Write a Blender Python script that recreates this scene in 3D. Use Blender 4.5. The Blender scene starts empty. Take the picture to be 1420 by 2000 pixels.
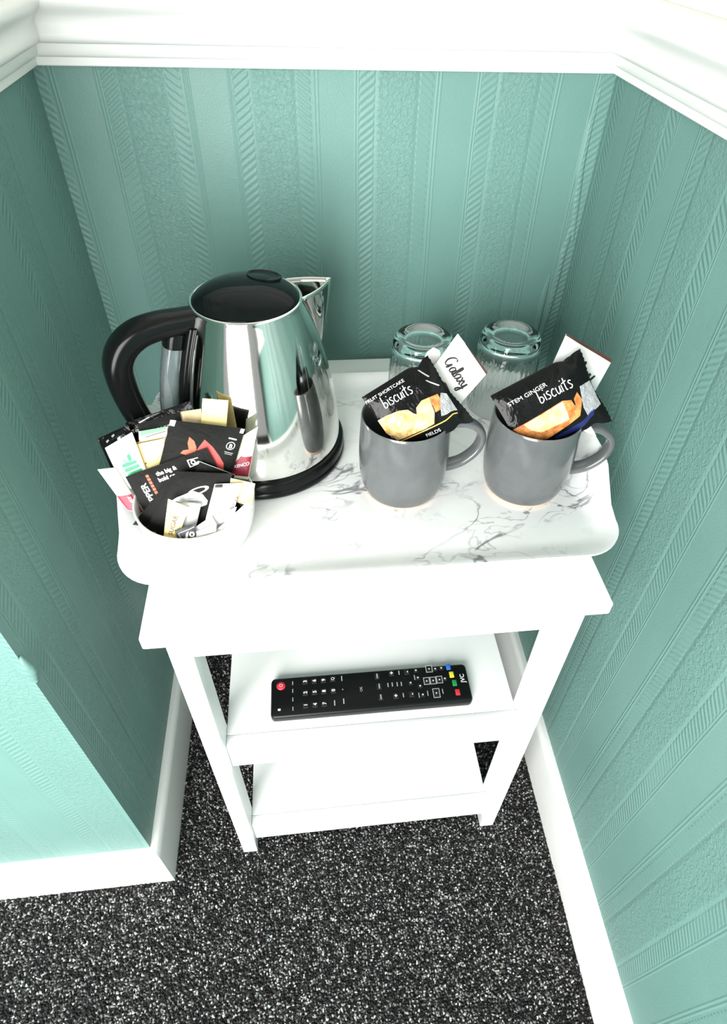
import bpy, bmesh, math, random
import numpy as np
from mathutils import Vector, Matrix

random.seed(7)
rng = np.random.default_rng(11)
sc = bpy.context.scene
col = sc.collection
PI = math.pi

# ------------------------------------------------------------------ camera
CAM = dict(c=(0.2609, -0.8028, 1.0734), pitch=-0.7853, yaw=0.1424, roll=0.0430, f=1218.68, px=743.52, py=1007.58)
cp, sp = math.cos(CAM['pitch']), math.sin(CAM['pitch'])
cy_, sy_ = math.cos(CAM['yaw']), math.sin(CAM['yaw'])
fw = Vector((sy_*cp, cy_*cp, sp)); rt = Vector((cy_, -sy_, 0)); upv = rt.cross(fw)
cr, sr = math.cos(CAM['roll']), math.sin(CAM['roll'])
r_ = rt*cr + upv*sr; u_ = upv*cr - rt*sr
cam = bpy.data.cameras.new('camera'); camo = bpy.data.objects.new('camera', cam); col.objects.link(camo)
M = Matrix((r_, u_, -fw)).transposed().to_4x4(); M.translation = Vector(CAM['c'])
camo.matrix_world = M
cam.sensor_fit = 'HORIZONTAL'; cam.sensor_width = 36
cam.lens = CAM['f']/1420*36
cam.shift_x = -(CAM['px']-710)/1420; cam.shift_y = (CAM['py']-1000)/1420
cam.clip_start = 0.01
sc.camera = camo

# ------------------------------------------------------------------ world, light, exposure
w = bpy.data.worlds.new('room_light'); sc.world = w; w.use_nodes = True
w.node_tree.nodes['Background'].inputs[0].default_value = (0.96, 1.0, 0.985, 1)
w.node_tree.nodes['Background'].inputs[1].default_value = 0.50
def area(name, loc, target, sx, sy, power, colr):
    l = bpy.data.lights.new(name, 'AREA'); l.shape = 'RECTANGLE'; l.size = sx; l.size_y = sy; l.energy = power; l.color = colr
    o = bpy.data.objects.new(name, l); col.objects.link(o); o.location = loc
    o.rotation_euler = (Vector(target)-Vector(loc)).to_track_quat('-Z', 'Y').to_euler()
    return o
area('window_light', (-0.26, -1.58, 0.84), (-0.10, -0.4, 0.40), 0.9, 1.2, 68, (1.0, 1.0, 0.98))
vs = sc.view_settings
vs.view_transform = 'Standard'; vs.look = 'None'; vs.exposure = -0.04; vs.gamma = 1; vs.use_curve_mapping = False

# ------------------------------------------------------------------ material helpers
def s2l(c): return tuple((x/12.92 if x <= .04045 else ((x+.055)/1.055)**2.4) for x in c)
def rgb(r, g, b): return s2l((r/255, g/255, b/255))
def mat(name, c, rough=.5, metal=0, spec=.5, coat=0, trans=0, ior=1.45, alpha=1):
    m = bpy.data.materials.new(name); m.use_nodes = True
    b = m.node_tree.nodes['Principled BSDF']
    b.inputs['Base Color'].default_value = (*c, 1); b.inputs['Roughness'].default_value = rough
    b.inputs['Metallic'].default_value = metal; b.inputs['Specular IOR Level'].default_value = spec
    b.inputs['Coat Weight'].default_value = coat; b.inputs['Coat Roughness'].default_value = .08
    b.inputs['Transmission Weight'].default_value = trans; b.inputs['IOR'].default_value = ior
    b.inputs['Alpha'].default_value = alpha
    return m
class NT:
    def __init__(s, m): s.m = m; s.t = m.node_tree; s.b = s.t.nodes['Principled BSDF']
    def n(s, typ, **kw):
        nd = s.t.nodes.new(typ)
        for k, v in kw.items(): setattr(nd, k, v)
        return nd
    def set(s, inp, v):
        if isinstance(v, (int, float)): inp.default_value = v
        else: s.t.links.new(v, inp)
    def ma(s, op, a, b=0.0, c=None):
        nd = s.n('ShaderNodeMath', operation=op); s.set(nd.inputs[0], a); s.set(nd.inputs[1], b)
        if c is not None: s.set(nd.inputs[2], c)
        return nd.outputs[0]
    def co(s): return s.n('ShaderNodeTexCoord').outputs['Object']
    def noise(s, vec, scale, detail=2, rough=.5, dist=0):
        nd = s.n('ShaderNodeTexNoise'); s.t.links.new(vec, nd.inputs['Vector'])
        nd.inputs['Scale'].default_value = scale; nd.inputs['Detail'].default_value = detail
        nd.inputs['Roughness'].default_value = rough; nd.inputs['Distortion'].default_value = dist
        return nd.outputs['Fac']
    def ramp(s, fac, stops):
        nd = s.n('ShaderNodeValToRGB'); s.t.links.new(fac, nd.inputs[0]); e = nd.color_ramp.elements
        while len(e) < len(stops): e.new(.5)
        for i, (p, c) in enumerate(stops): e[i].position = p; e[i].color = (*c, 1)
        return nd.outputs[0]
    def step(s, x, a, b):   # smooth map a->0, b->1
        nd = s.n('ShaderNodeMapRange', interpolation_type='SMOOTHSTEP'); s.t.links.new(x, nd.inputs[0])
        nd.inputs[1].default_value = min(a, b); nd.inputs[2].default_value = max(a, b)
        nd.inputs[3].default_value = 0 if a < b else 1; nd.inputs[4].default_value = 1 if a < b else 0
        return nd.outputs[0]
    def bump(s, h, dist, strength=1):
        nd = s.n('ShaderNodeBump'); s.t.links.new(h, nd.inputs['Height'])
        nd.inputs['Distance'].default_value = dist; nd.inputs['Strength'].default_value = strength
        s.t.links.new(nd.outputs[0], s.b.inputs['Normal'])
    def color(s, c): s.t.links.new(c, s.b.inputs['Base Color'])

WALL_C = rgb(101, 137, 130)
def wallpaper(name, axis, off):
    m = mat(name, WALL_C, .42, spec=.35); k = NT(m); co = k.co()
    sep = k.n('ShaderNodeSeparateXYZ'); k.t.links.new(co, sep.inputs[0])
    u, v = sep.outputs[axis], sep.outputs[2]
    wob = k.ma('MULTIPLY', k.ma('SUBTRACT', k.noise(co, 3.0, 1), .5), .006)
    u = k.ma('ADD', u, wob)
    t = k.ma('DIVIDE', k.ma('SUBTRACT', u, off), .135)
    def dist(c): return k.ma('ABSOLUTE', k.ma('SUBTRACT', k.ma('FRACT', k.ma('ADD', t, .5-c)), .5))
    def stripes(sg):
        ph = k.ma('ADD', k.ma('MULTIPLY', v, 2*PI/.0078), k.ma('MULTIPLY', u, sg*2*PI/.0110))
        return k.ma('MULTIPLY_ADD', k.ma('SINE', ph), .5, .5)
    dA, dB = dist(0), dist(.485)
    fade = k.step(k.noise(co, 9, 2), .33, .5)
    A = k.ma('MULTIPLY', k.ma('MULTIPLY', k.step(dA, .068, .052), stripes(-1)), k.ma('MULTIPLY_ADD', fade, .45, .35))
    B = k.ma('MULTIPLY', k.ma('MULTIPLY', k.step(dB, .062, .045), stripes(1)), k.ma('MULTIPLY_ADD', fade, .55, .15))
    tex = k.ma('MULTIPLY', k.step(dist(.245), .185, .14), k.noise(co, 230, 3, .6, .8))
    h = k.ma('ADD', k.ma('ADD', A, B), k.ma('MULTIPLY', tex, 2.2))
    for c in (.572, .600, .905, .930):
        h = k.ma('ADD', h, k.ma('MULTIPLY', k.step(dist(c), .013, .001), .45))
    h = k.ma('ADD', h, k.ma('MULTIPLY', k.noise(co, 500, 2), .35))
    h = k.ma('ADD', h, k.ma('MULTIPLY', k.noise(co, 28, 3), .6))
    k.bump(h, .0008, 1.0)
    c = k.ramp(k.noise(co, 6, 3), [(.3, tuple(x*.93 for x in WALL_C)), (.7, tuple(x*1.05 for x in WALL_C))])
    k.color(c)
    return m
M_wall_x = wallpaper('wallpaper_back', 0, .342)
M_wall_r = wallpaper('wallpaper_right', 1, -.02)
M_wall_l = wallpaper('wallpaper_left', 1, -.05)
M_white = mat('white_gloss_paint', (.74, .745, .73), .32, spec=.35)
k = NT(M_white); k.bump(k.noise(k.co(), 60, 3), .0006, .5)
M_cream = mat('cream_wall_paint', (.80, .80, .76), .6)
k = NT(M_cream); k.bump(k.noise(k.co(), 120, 3), .001, .5)
M_table = mat('white_lacquer', (.84, .85, .84), .34, spec=.4)
k = NT(M_table); k.bump(k.noise(k.co(), 25, 2), .0003, .4)

# ------------------------------------------------------------------ mesh helpers
def link_obj(name, me, m, parent=None, loc=None, smooth=False, kind=None):
    if m is not None: me.materials.append(m)
    if smooth: me.polygons.foreach_set('use_smooth', [True]*len(me.polygons))
    o = bpy.data.objects.new(name, me); col.objects.link(o)
    if parent: o.parent = parent
    if loc is not None: o.location = loc
    if kind: o['kind'] = kind
    return o
def mesh(name, verts, faces, m, parent=None, loc=None, smooth=False, kind=None, sharp=None):
    me = bpy.data.meshes.new(name); me.from_pydata([tuple(map(float, v)) for v in verts], [], faces); me.validate(); me.update()
    o = link_obj(name, me, m, parent, loc, smooth, kind)
    if sharp is not None: me.set_sharp_from_angle(angle=math.radians(sharp))
    return o
def from_bm(name, bm, m, parent=None, loc=None, smooth=False, sharp=None, kind=None):
    bmesh.ops.recalc_face_normals(bm, faces=bm.faces[:])
    me = bpy.data.meshes.new(name); bm.to_mesh(me); bm.free()
    o = link_obj(name, me, m, parent, loc, smooth, kind)
    if sharp is not None: me.set_sharp_from_angle(angle=math.radians(sharp))
    return o
def box_bm(x0, x1, y0, y1, z0, z1, bev=.0015, seg=2, bm=None):
    own = bm is None
    b = bmesh.new()
    g = bmesh.ops.create_cube(b, size=1)
    for v in b.verts:
        v.co = Vector(((x0+x1)/2+v.co.x*(x1-x0), (y0+y1)/2+v.co.y*(y1-y0), (z0+z1)/2+v.co.z*(z1-z0)))
    if bev: bmesh.ops.bevel(b, geom=b.edges[:], offset=bev, segments=seg, affect='EDGES', profile=.5)
    if own: return b
    me = bpy.data.meshes.new('t'); b.to_mesh(me); b.free(); bm.from_mesh(me); bpy.data.meshes.remove(me)
    return bm
def box(name, x0, x1, y0, y1, z0, z1, m, parent=None, loc=None, bev=.0015, kind=None, seg=2):
    return from_bm(name, box_bm(x0, x1, y0, y1, z0, z1, bev, seg), m, parent, loc, True, 40, kind)
def lathe_data(prof, n=64, fr=None):
    V, F = [], []
    for i in range(n):
        a = 2*PI*i/n
        for j, (r, z) in enumerate(prof):
            rr = fr(a, r, z, j) if fr else r
            V.append((rr*math.cos(a), rr*math.sin(a), z))
    m = len(prof)
    for i in range(n):
        for j in range(m-1):
            a, b = i*m+j, ((i+1) % n)*m+j
            F.append((a, b, b+1, a+1))
    return V, F
def lathe(name, prof, m, parent=None, loc=None, n=64, fr=None, sharp=50):
    V, F = lathe_data(prof, n, fr)
    bm = bmesh.new(); vs_ = [bm.verts.new(v) for v in V]
    for f in F:
        try: bm.faces.new([vs_[i] for i in f])
        except ValueError: pass
    bmesh.ops.remove_doubles(bm, verts=bm.verts[:], dist=1e-6)
    return from_bm(name, bm, m, parent, loc, True, sharp)
def smooth_path(pts, n=8, closed=False):
    P = [np.array(p, float) for p in pts]; out = []
    N = len(P)
    rngk = range(N) if closed else range(N-1)
    for i in rngk:
        p1, p2 = P[i], P[(i+1) % N]
        p0 = P[i-1] if (closed or i > 0) else 2*p1-p2
        p3 = P[(i+2) % N] if (closed or i+2 < N) else 2*p2-p1
        for s in range(n):
            t = s/n
            out.append(.5*((2*p1)+(-p0+p2)*t+(2*p0-5*p1+4*p2-p3)*t*t+(-p0+3*p1-3*p2+p3)*t**3))
    if not closed: out.append(P[-1])
    return out
def sweep_planar(name, path, ha, hb, m, parent, loc, ang, pw=2.6, nseg=16, capped=True):
    """tube along a path in (r, z) of the vertical plane at angle ang; ha in-plane half size, hb sideways half size (per point or float)"""
    n = len(path); e = np.array([math.cos(ang), math.sin(ang), 0]); k3 = np.array([0, 0, 1.]); s = np.array([-math.sin(ang), math.cos(ang), 0])
    V, F = [], []
    for i, p in enumerate(path):
        d = np.array(path[min(i+1, n-1)])-np.array(path[max(i-1, 0)]); d = d/np.linalg.norm(d)
        nrm = np.array([-d[1], d[0]])
        A = ha(i/(n-1)) if callable(ha) else ha; B = hb(i/(n-1)) if callable(hb) else hb
        for j in range(nseg):
            a = 2*PI*j/nseg; c_, s_ = math.cos(a), math.sin(a)
            ca = math.copysign(abs(c_)**(2/pw), c_); sa = math.copysign(abs(s_)**(2/pw), s_)
            q = np.array(p)+nrm*ca*A
            V.append(e*q[0]+k3*q[1]+s*sa*B)
    for i in range(n-1):
        for j in range(nseg):
            a, b = i*nseg+j, i*nseg+(j+1) % nseg
            F.append((a, b, b+nseg, a+nseg))
    if capped: F += [tuple(range(nseg))[::-1], tuple(range((n-1)*nseg, n*nseg))]
    bm = bmesh.new(); vv = [bm.verts.new(tuple(v)) for v in V]
    for f in F: bm.faces.new([vv[i] for i in f])
    return from_bm(name, bm, m, parent, loc, True, 60)
def empty(name, loc, label=None, cat=None, group=None, rz=0):
    o = bpy.data.objects.new(name, None); o.empty_display_size = .02; col.objects.link(o); o.location = loc; o.rotation_euler.z = rz
    if label: tag(o, label, cat, group)
    return o
def tag(o, label, cat, group=None):
    o['label'] = label; o['category'] = cat
    if group: o['group'] = group
    return o

# ------------------------------------------------------------------ room shell
W = .62; YC = -.481; KR = .0195; HB = .113; TB = .0135; ZR = .9395; ZTOP = 2.3; YF = -2.2; XL = -1.5
xr = lambda y: W + KR*y
def slab(name, pts, z0, z1, m, kind='structure'):
    n = len(pts); V = [(x, y, z0) for x, y in pts]+[(x, y, z1) for x, y in pts]
    F = [tuple(range(n))[::-1], tuple(range(n, 2*n))]+[(i, (i+1) % n, (i+1) % n+n, i+n) for i in range(n)]
    bm = bmesh.new(); vv = [bm.verts.new(v) for v in V]
    for f in F: bm.faces.new([vv[i] for i in f])
    return from_bm(name, bm, m, kind=kind)
ZM = ZR+.03
wall_back = slab('wall_back', [(-.02, 0), (W+.02, 0), (W+.02, .1), (-.02, .1)], 0, ZM, M_wall_x)
wall_left = slab('wall_left', [(0, YC+.0005), (0, 0), (-.1, 0), (-.1, YC+.0005)], 0, ZM, M_wall_l)
wall_front = slab('wall_front', [(XL, YC), (0, YC), (0, YC+.0005), (XL, YC+.1)], 0, ZM, M_wall_x)
wall_right = slab('wall_right', [(W, 0), (xr(YF), YF), (xr(YF)+.1, YF), (W+.1, 0)], 0, ZM, M_wall_r)
slab('wall_back_upper', [(-.02, .003), (W+.02, .003), (W+.02, .1), (-.02, .1)], ZM, ZTOP, M_cream)
slab('wall_left_upper', [(-.003, YC+.0035), (-.003, .003), (-.1, .003), (-.1, YC+.0035)], ZM, ZTOP, M_cream)
slab('wall_front_upper', [(XL, YC+.003), (-.003, YC+.003), (-.003, YC+.0035), (XL, YC+.1)], ZM, ZTOP, M_cream)
slab('wall_right_upper', [(W+.003, .003), (xr(YF)+.003, YF), (xr(YF)+.1, YF), (W+.1, .003)], ZM, ZTOP, M_cream)

slab('ceiling', [(XL, YF), (W+.1, YF), (W+.1, .1), (XL, .1)], ZTOP, ZTOP+.05, M_cream)

# mitred mouldings: profile (out, z) swept along the wall line, one mesh for each wall
path = [(XL, YC), (0, YC), (0, 0), (W, 0), (xr(YF), YF)]
def offs(i, d):
    p = Vector(path[i]); 
    def nrm(a, b):
        t = (Vector(b)-Vector(a)).normalized(); return Vector((t.y, -t.x))   # towards the room
    ns = []
    if i > 0: ns.append(nrm(path[i-1], path[i]))
    if i < len(path)-1: ns.append(nrm(path[i], path[i+1]))
    if len(ns) == 1: return p+ns[0]*d
    h = (ns[0]+ns[1]).normalized(); return p+h*d/h.dot(ns[0])
def moulding(i, name, prof, m, cuts=1):
    V, F = [], []; n = len(prof)
    for e in (i, i+1):
        for d, z in prof:
            q = offs(e, d); V.append((q.x, q.y, z))
    for j in range(n):
        a, b = j, (j+1) % n
        F.append((a, b, b+n, a+n))
    F += [tuple(range(n))[::-1], tuple(range(n, 2*n))]
    bm = bmesh.new(); vv = [bm.verts.new(v) for v in V]
    for f in F: bm.faces.new([vv[q] for q in f])
    return from_bm(name, bm, m, smooth=True, sharp=35, kind='structure')
def arc(cx, cz, r, a0, a1, n=7): return [(cx+r*math.cos(math.radians(a0+(a1-a0)*i/n)), cz+r*math.sin(math.radians(a0+(a1-a0)*i/n))) for i in range(n+1)]
rail = ([(-.002, ZR), (.0075, ZR), (.0085, ZR+.0008), (.009, ZR+.0075), (.0115, ZR+.0085), (.0125, ZR+.0095)]
        + [(.0135, ZR+.011), (.0145, ZR+.0150), (.0150, ZR+.0185), (.0150, ZR+.0195), (.0185, ZR+.0200)]
        + [(.0210, ZR+.0215), (.0225, ZR+.0245), (.0225, ZR+.0280), (.0215, ZR+.0315), (.0210, ZR+.0350), (.0218, ZR+.0390), (.0245, ZR+.0425), (.0285, ZR+.0455), (.0325, ZR+.0490), (.0345, ZR+.0530), (.0345, ZR+.0570), (.0325, ZR+.0605), (.0290, ZR+.0625)]
        + [(.0250, ZR+.0630), (.0240, ZR+.0665), (.0150, ZR+.0680), (-.002, ZR+.0680)])
for i, nm in enumerate(('trim_1', 'trim_2', 'trim_3', 'trim_4')): moulding(i, nm, rail, M_white)
bb = [(0, 0), (TB, 0), (TB, HB-.012), (TB-.0012, HB-.007), (TB-.004, HB-.002), (TB-.007, HB), (0, HB)]
for i, nm in enumerate(('baseboard_front', 'baseboard_left', 'baseboard_back', 'baseboard_right')): moulding(i, nm, bb, M_white)

# plaster lump on the outer corner, wallpaper creases in the right back corner
bm = bmesh.new(); bmesh.ops.create_uvsphere(bm, u_segments=16, v_segments=10, radius=1)
for v in bm.verts: v.co = Vector((-.001+v.co.x*.0075, YC+.002+v.co.y*.005, .580+v.co.z*.018*(1+.3*math.sin(5*v.co.x))))
from_bm('plaster_lump', bm, M_wall_x, wall_front, smooth=True)
for q, pts in enumerate([[(W-.014, 0, .94), (W-.016, 0, .86), (W-.010, 0, .80), (W-.004, -.002, .75)],
                         [(W-.006, 0, .80), (W-.012, 0, .74), (W-.014, 0, .66), (W-.020, 0, .58)],
                         [(W-.024, 0, .72), (W-.026, 0, .66), (W-.024, 0, .60)]]):
    P = smooth_path(pts, 8); V, F = [], []
    for i, p in enumerate(P):
        t = i/(len(P)-1); ww = .0045*math.sin(PI*min(1, max(.05, t)))**.6; hh = .0028*math.sin(PI*min(1, max(.02, t)))
        for a in range(7):
            b = PI*a/6
            V.append((p[0]-ww*math.cos(b)*(1.5 if math.cos(b) > 0 else .7), p[1]+.0004-hh*math.sin(b), p[2]))
    for i in range(len(P)-1):
        for a in range(6): F.append((i*7+a, i*7+a+1, i*7+a+8, i*7+a+7))
    mesh('wallpaper_crease', V, F, M_wall_x, wall_back, smooth=True)

# ------------------------------------------------------------------ floor: carpet
M_floor = mat('carpet_backing', (.02, .021, .021), .95, spec=.1)
k = NT(M_floor); n1 = k.noise(k.co(), 420, 3, .7)
k.color(k.ramp(n1, [(.35, (.006, .0065, .0065)), (.55, (.035, .037, .037)), (.68, (.22, .22, .215))])); k.bump(n1, .004, 1)
floor = mesh('floor', [(XL, YF, 0), (W+.1, YF, 0), (W+.1, .1, 0), (XL, .1, 0)], [(0, 1, 2, 3)], M_floor, kind='structure')
M_pile = mat('carpet_pile', (.05, .05, .05), .9, spec=.15)
k = NT(M_pile); at = k.n('ShaderNodeAttribute', attribute_name='tuft'); k.color(at.outputs['Color'])
sp_ = .0034
gx = np.arange(-.75, W, sp_); gy = np.arange(-1.15, -.012, sp_)
X, Y = np.meshgrid(gx, gy); X = X.ravel()+rng.uniform(-.4, .4, X.size)*sp_; Y = Y.ravel()+rng.uniform(-.4, .4, Y.size)*sp_
keep = (X < W+KR*Y-TB-.001) & ~((X < TB+.001) & (Y > YC-TB-.001))
X, Y = X[keep], Y[keep]; N = len(X)
ang = rng.uniform(0, 2*PI, N); rad = rng.uniform(.0016, .0026, N); hgt = rng.uniform(.0022, .0050, N)
ax, ay = rng.normal(0, .0014, N), rng.normal(0, .0014, N)
V = np.zeros((N, 7, 3), np.float32)
for j in range(3):
    a = ang+2*PI*j/3
    V[:, j, 0] = X+rad*np.cos(a); V[:, j, 1] = Y+rad*np.sin(a); V[:, j, 2] = -.0002
    V[:, 3+j, 0] = X+ax*.7+rad*.75*np.cos(a+.3); V[:, 3+j, 1] = Y+ay*.7+rad*.75*np.sin(a+.3); V[:, 3+j, 2] = hgt*.7
V[:, 6, 0] = X+ax; V[:, 6, 1] = Y+ay; V[:, 6, 2] = hgt
T = np.array([(0, 1, 4), (0, 4, 3), (1, 2, 5), (1, 5, 4), (2, 0, 3), (2, 3, 5), (3, 4, 6), (4, 5, 6), (5, 3, 6)])
Fc = (np.arange(N)[:, None, None]*7+T[None]).reshape(-1, 3)
me = bpy.data.meshes.new('carpet_pile')
me.vertices.add(N*7); me.vertices.foreach_set('co', V.ravel())
me.loops.add(len(Fc)*3); me.loops.foreach_set('vertex_index', Fc.ravel().astype(np.int32))
me.polygons.add(len(Fc)); me.polygons.foreach_set('loop_start', np.arange(0, len(Fc)*3, 3, dtype=np.int32))
me.update(calc_edges=True)
lum = np.where(rng.random(N) < .50, rng.uniform(.008, .035, N), np.where(rng.random(N) < .66, rng.uniform(.05, .16, N), rng.uniform(.18, .45, N)))
cl = np.ones((N, 7, 4), np.float32); tint = 1+rng.normal(0, .03, (N, 3))
cl[:, :, :3] = (1.12*lum[:, None]*tint*np.array([1.0, 1.0, .985]))[:, None, :]
att = me.color_attributes.new('tuft', 'FLOAT_COLOR', 'POINT'); att.data.foreach_set('color', cl.ravel())
link_obj('carpet_pile', me, M_pile, floor, kind='stuff')

# ------------------------------------------------------------------ side table
ZT = .611; TX0, TX1, TY0, TY1 = .1006, .5309, -.478, -.034; TH = .0163
tb = empty('side_table', ((TX0+TX1)/2, (TY0+TY1)/2, 0), 'white lacquered side table with two lower shelves standing in the alcove', 'table')
bx, by = tb.location.x, tb.location.y
def tpart(name, x0, x1, y0, y1, z0, z1, bev=.0015): return box(name, x0-bx, x1-bx, y0-by, y1-by, z0, z1, M_table, tb, bev=bev)
LX0, LX1, LW, LD = .1153, .5162, .022, .034; LYF, LYB = -.466, -.046
tpart('table_top', TX0, TX1, TY0, TY1, ZT-TH, ZT, .002)
for x0 in (LX0, LX1-LW):
    for y0 in (LYF, LYB-LD): tpart('leg', x0, x0+LW, y0, y0+LD, .0005, ZT-TH)
AX0, AX1 = LX0+LW, LX1-LW
tpart('apron', AX0, AX1, LYF+.001, LYF+.015, .557, ZT-TH)
tpart('apron', AX0, AX1, LYB-.015, LYB-.001, .557, ZT-TH)
for x0 in (LX0+.004, LX1-.018): tpart('apron', x0, x0+.014, LYF+LD, LYB-LD, .557, ZT-TH)
ZS1, ZS2 = .091, .353
for zt in (ZS1, ZS2):
    tpart('shelf', AX0, AX1, LYF+.022, LYB-.006, zt-.016, zt, .0012)
    tpart('shelf_rail', AX0, AX1, LYF+.008, LYF+.0219, zt-.056, zt, .0012)

# ------------------------------------------------------------------ serving tray
M_marble = mat('marble_melamine', (.86, .87, .87), .16, spec=.5)
k = NT(M_marble); co = k.co()
mp = k.n('ShaderNodeMapping'); k.t.links.new(co, mp.inputs[0]); mp.inputs['Rotation'].default_value = (0, 0, .5); mp.inputs['Scale'].default_value = (1, 1.5, 1)
cm = mp.outputs[0]
v1 = k.ma('ABSOLUTE', k.ma('SUBTRACT', k.noise(cm, 9, 3, .55, 1.3), .5))
v2 = k.ma('ABSOLUTE', k.ma('SUBTRACT', k.noise(cm, 17, 3, .55, 1.0), .5))
msk = k.step(k.noise(cm, 7, 2), .46, .68)
vein = k.ma('ADD', k.ma('MULTIPLY', k.step(v1, .028, .0), k.ma('MULTIPLY_ADD', msk, .85, .08)), k.ma('MULTIPLY', k.step(v2, .03, 0), k.ma('MULTIPLY', msk, .55)))
cloud = k.ma('MULTIPLY', k.step(k.noise(cm, 6, 4), .45, .8), .22)
vein = k.ma('MINIMUM', k.ma('ADD', vein, cloud), 1)
k.color(k.ramp(vein, [(0, (.86, .87, .87)), (.4, (.66, .665, .68)), (1, (.26, .26, .28))]))
TCX, TCY, THX, THY, TR = .318, -.259, .2475, .169, .045
def rr_loop(hx, hy, r, n=10, ms=14):
    pts = []
    cs = [(hx-r, hy-r, 0), (-(hx-r), hy-r, 90), (-(hx-r), -(hy-r), 180), (hx-r, -(hy-r), 270)]
    for q, (cx, cy, a0) in enumerate(cs):
        for i in range(n+1):
            a = math.radians(a0+90*i/n); pts.append((cx+r*math.cos(a), cy+r*math.sin(a)))
        nx, ny, na = cs[(q+1) % 4]
        p0 = pts[-1]; p1 = (nx+r*math.cos(math.radians(na)), ny+r*math.sin(math.radians(na)))
        for i in range(1, ms): t = i/ms; pts.append((p0[0]+(p1[0]-p0[0])*t, p0[1]+(p1[1]-p0[1])*t))
    return pts
def sstep(a, b, x): t = max(0, min(1, (x-a)/(b-a))); return t*t*(3-2*t)
rings = [(.045, .0042, 0), (.030, .0042, 0), (.0245, .0046, .01), (.018, .0062, .10), (.011, .0090, .38), (.006, .0112, .70), (.0025, .0124, .92), (0, .0128, 1.0), (0, .0108, .97), (.004, .0088, .62), (.010, .0058, .30), (.018, .0026, .04), (.026, .0004, 0), (.045, .0004, 0)]
V, F = [], []
for ins, z, kf in rings:
    L = rr_loop(THX-ins, THY-ins, max(TR-ins, .006)); nl = len(L)
    for x, y in L:
        side = sstep(THX-.045, THX-.012, abs(x)+ins*.6)
        hump = sstep(.122, .055, abs(y)) if True else 0
        lift = .034*kf*side*hump; fl = .004*kf*side*hump
        V.append((x+math.copysign(fl, x), y, z+lift))
nr = len(rings)
for i in range(nr-1):
    for j in range(nl):
        a, b = i*nl+j, i*nl+(j+1) % nl
        F.append((a, b, b+nl, a+nl))
F += [tuple(range(nl)), tuple(range((nr-1)*nl, nr*nl))]
bm = bmesh.new(); vv = [bm.verts.new(v) for v in V]
for f in F: bm.faces.new([vv[i] for i in f])
tray = from_bm('serving_tray', bm, M_marble, loc=(TCX, TCY, ZT+.0002), smooth=True, sharp=60)
tag(tray, 'white marble-patterned serving tray with raised side handles on the table', 'tray')
ZP = ZT+.0046   # tray floor

# ------------------------------------------------------------------ kettle
M_steel = mat('polished_steel', (.74, .74, .71), .07, metal=1)
M_blk = mat('black_plastic', (.004, .0045, .0045), .20, spec=.22)
M_lid = mat('glossy_black_lid', (.003, .005, .005), .10, spec=.10)
M_gauge = mat('clear_gauge', (.42, .47, .48), .06, trans=.85, ior=1.35)
KX, KY = .205, -.2265
kt = empty('electric_kettle', (KX, KY, ZP), 'polished steel electric kettle with black lid and handle on the tray', 'kettle')
lathe('power_base', [(0, 0), (.0875, 0), (.0905, .0015), (.0915, .005), (.0905, .0085), (.088, .0098), (0, .0098)], M_blk, kt, n=80)
lathe('base_ring', [(.084, .0102), (.0908, .0102), (.0908, .0175), (.0893, .0205), (.0870, .0218), (.084, .0218)], M_blk, kt, n=80)
kprof = [(.0855, .0215), (.0862, .026), (.0852, .045), (.0832, .065), (.0803, .085), (.0765, .105), (.0717, .125), (.0665, .143), (.0612, .159), (.0568, .171), (.0545, .1775), (.0537, .1805)]
sk = smooth_path(kprof, 5)
body_prof = [(0, .0215)]+[tuple(p) for p in sk]+[(.0530, .1818), (.0520, .1822), (.0508, .1816), (.0505, .178), (.0505, .170)]
lathe('body', body_prof, M_steel, kt, n=128)
def kr(z):
    zs = [p[1] for p in sk]; rs = [p[0] for p in sk]
    return float(np.interp(z, zs, rs))
lid_prof = [(.0504, .1760), (.0504, .1812), (.0495, .1830), (.047, .1850), (.040, .1890), (.030, .1925), (.018, .1950), (.008, .1958), (0, .1960)]
lid = lathe('lid', [tuple(p) for p in smooth_path(lid_prof, 3)], M_lid, kt, n=96)
# lid button: ring and shallow dish near the spout
KA = math.radians(25)
bd = .027; zb = float(np.interp(bd, [p[0] for p in lid_prof[::-1]], [p[1] for p in lid_prof[::-1]]))
bt = lathe('lid_button', [(0, .0004), (.012, .0004), (.0145, .0008), (.0156, .0014), (.0164, .0015), (.0170, .0010), (.0173, -.0030)], M_lid, lid, (bd*math.cos(KA+.4), bd*math.sin(KA+.4), zb-.0006), n=48)
bt.rotation_euler = (Vector((math.cos(KA+.4)*.19, math.sin(KA+.4)*.19, 1))).to_track_quat('Z', 'Y').to_euler()
# spout
tipr, ztip, zbot = .0915, .1795, .1080
e = np.array([math.cos(KA), math.sin(KA), 0]); s = np.array([-math.sin(KA), math.cos(KA), 0]); k3 = np.array([0, 0, 1.])
V, F = [], []; nu, nv = 14, 8
for side in (-1, 1):
    base = len(V)
    for i in range(nu+1):
        t = i/nu; z = ztip*(1-t)+zbot*t; hw = .0225*(1-t)**.8+.0002
        rroot = kr(z)-.001
        root = e*math.sqrt(max(rroot**2-hw**2, 0))+s*side*hw+k3*(z+.0005*(1-t))
        lead = e*(tipr*(1-t)+(kr(zbot)+.0006)*t+.0012*math.sin(PI*t))+k3*(z+.002*(1-t))
        for j in range(nv+1):
            q = j/nv; p = root*(1-q)+lead*q+s*side*.0035*math.sin(PI*q)*(1-t)
            V.append(p)
    for i in range(nu):
        for j in range(nv):
            a = base+i*(nv+1)+j; F.append((a, a+1, a+nv+2, a+nv+1))
sp_o = mesh('spout', V, F, M_steel, kt, smooth=True)
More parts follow.
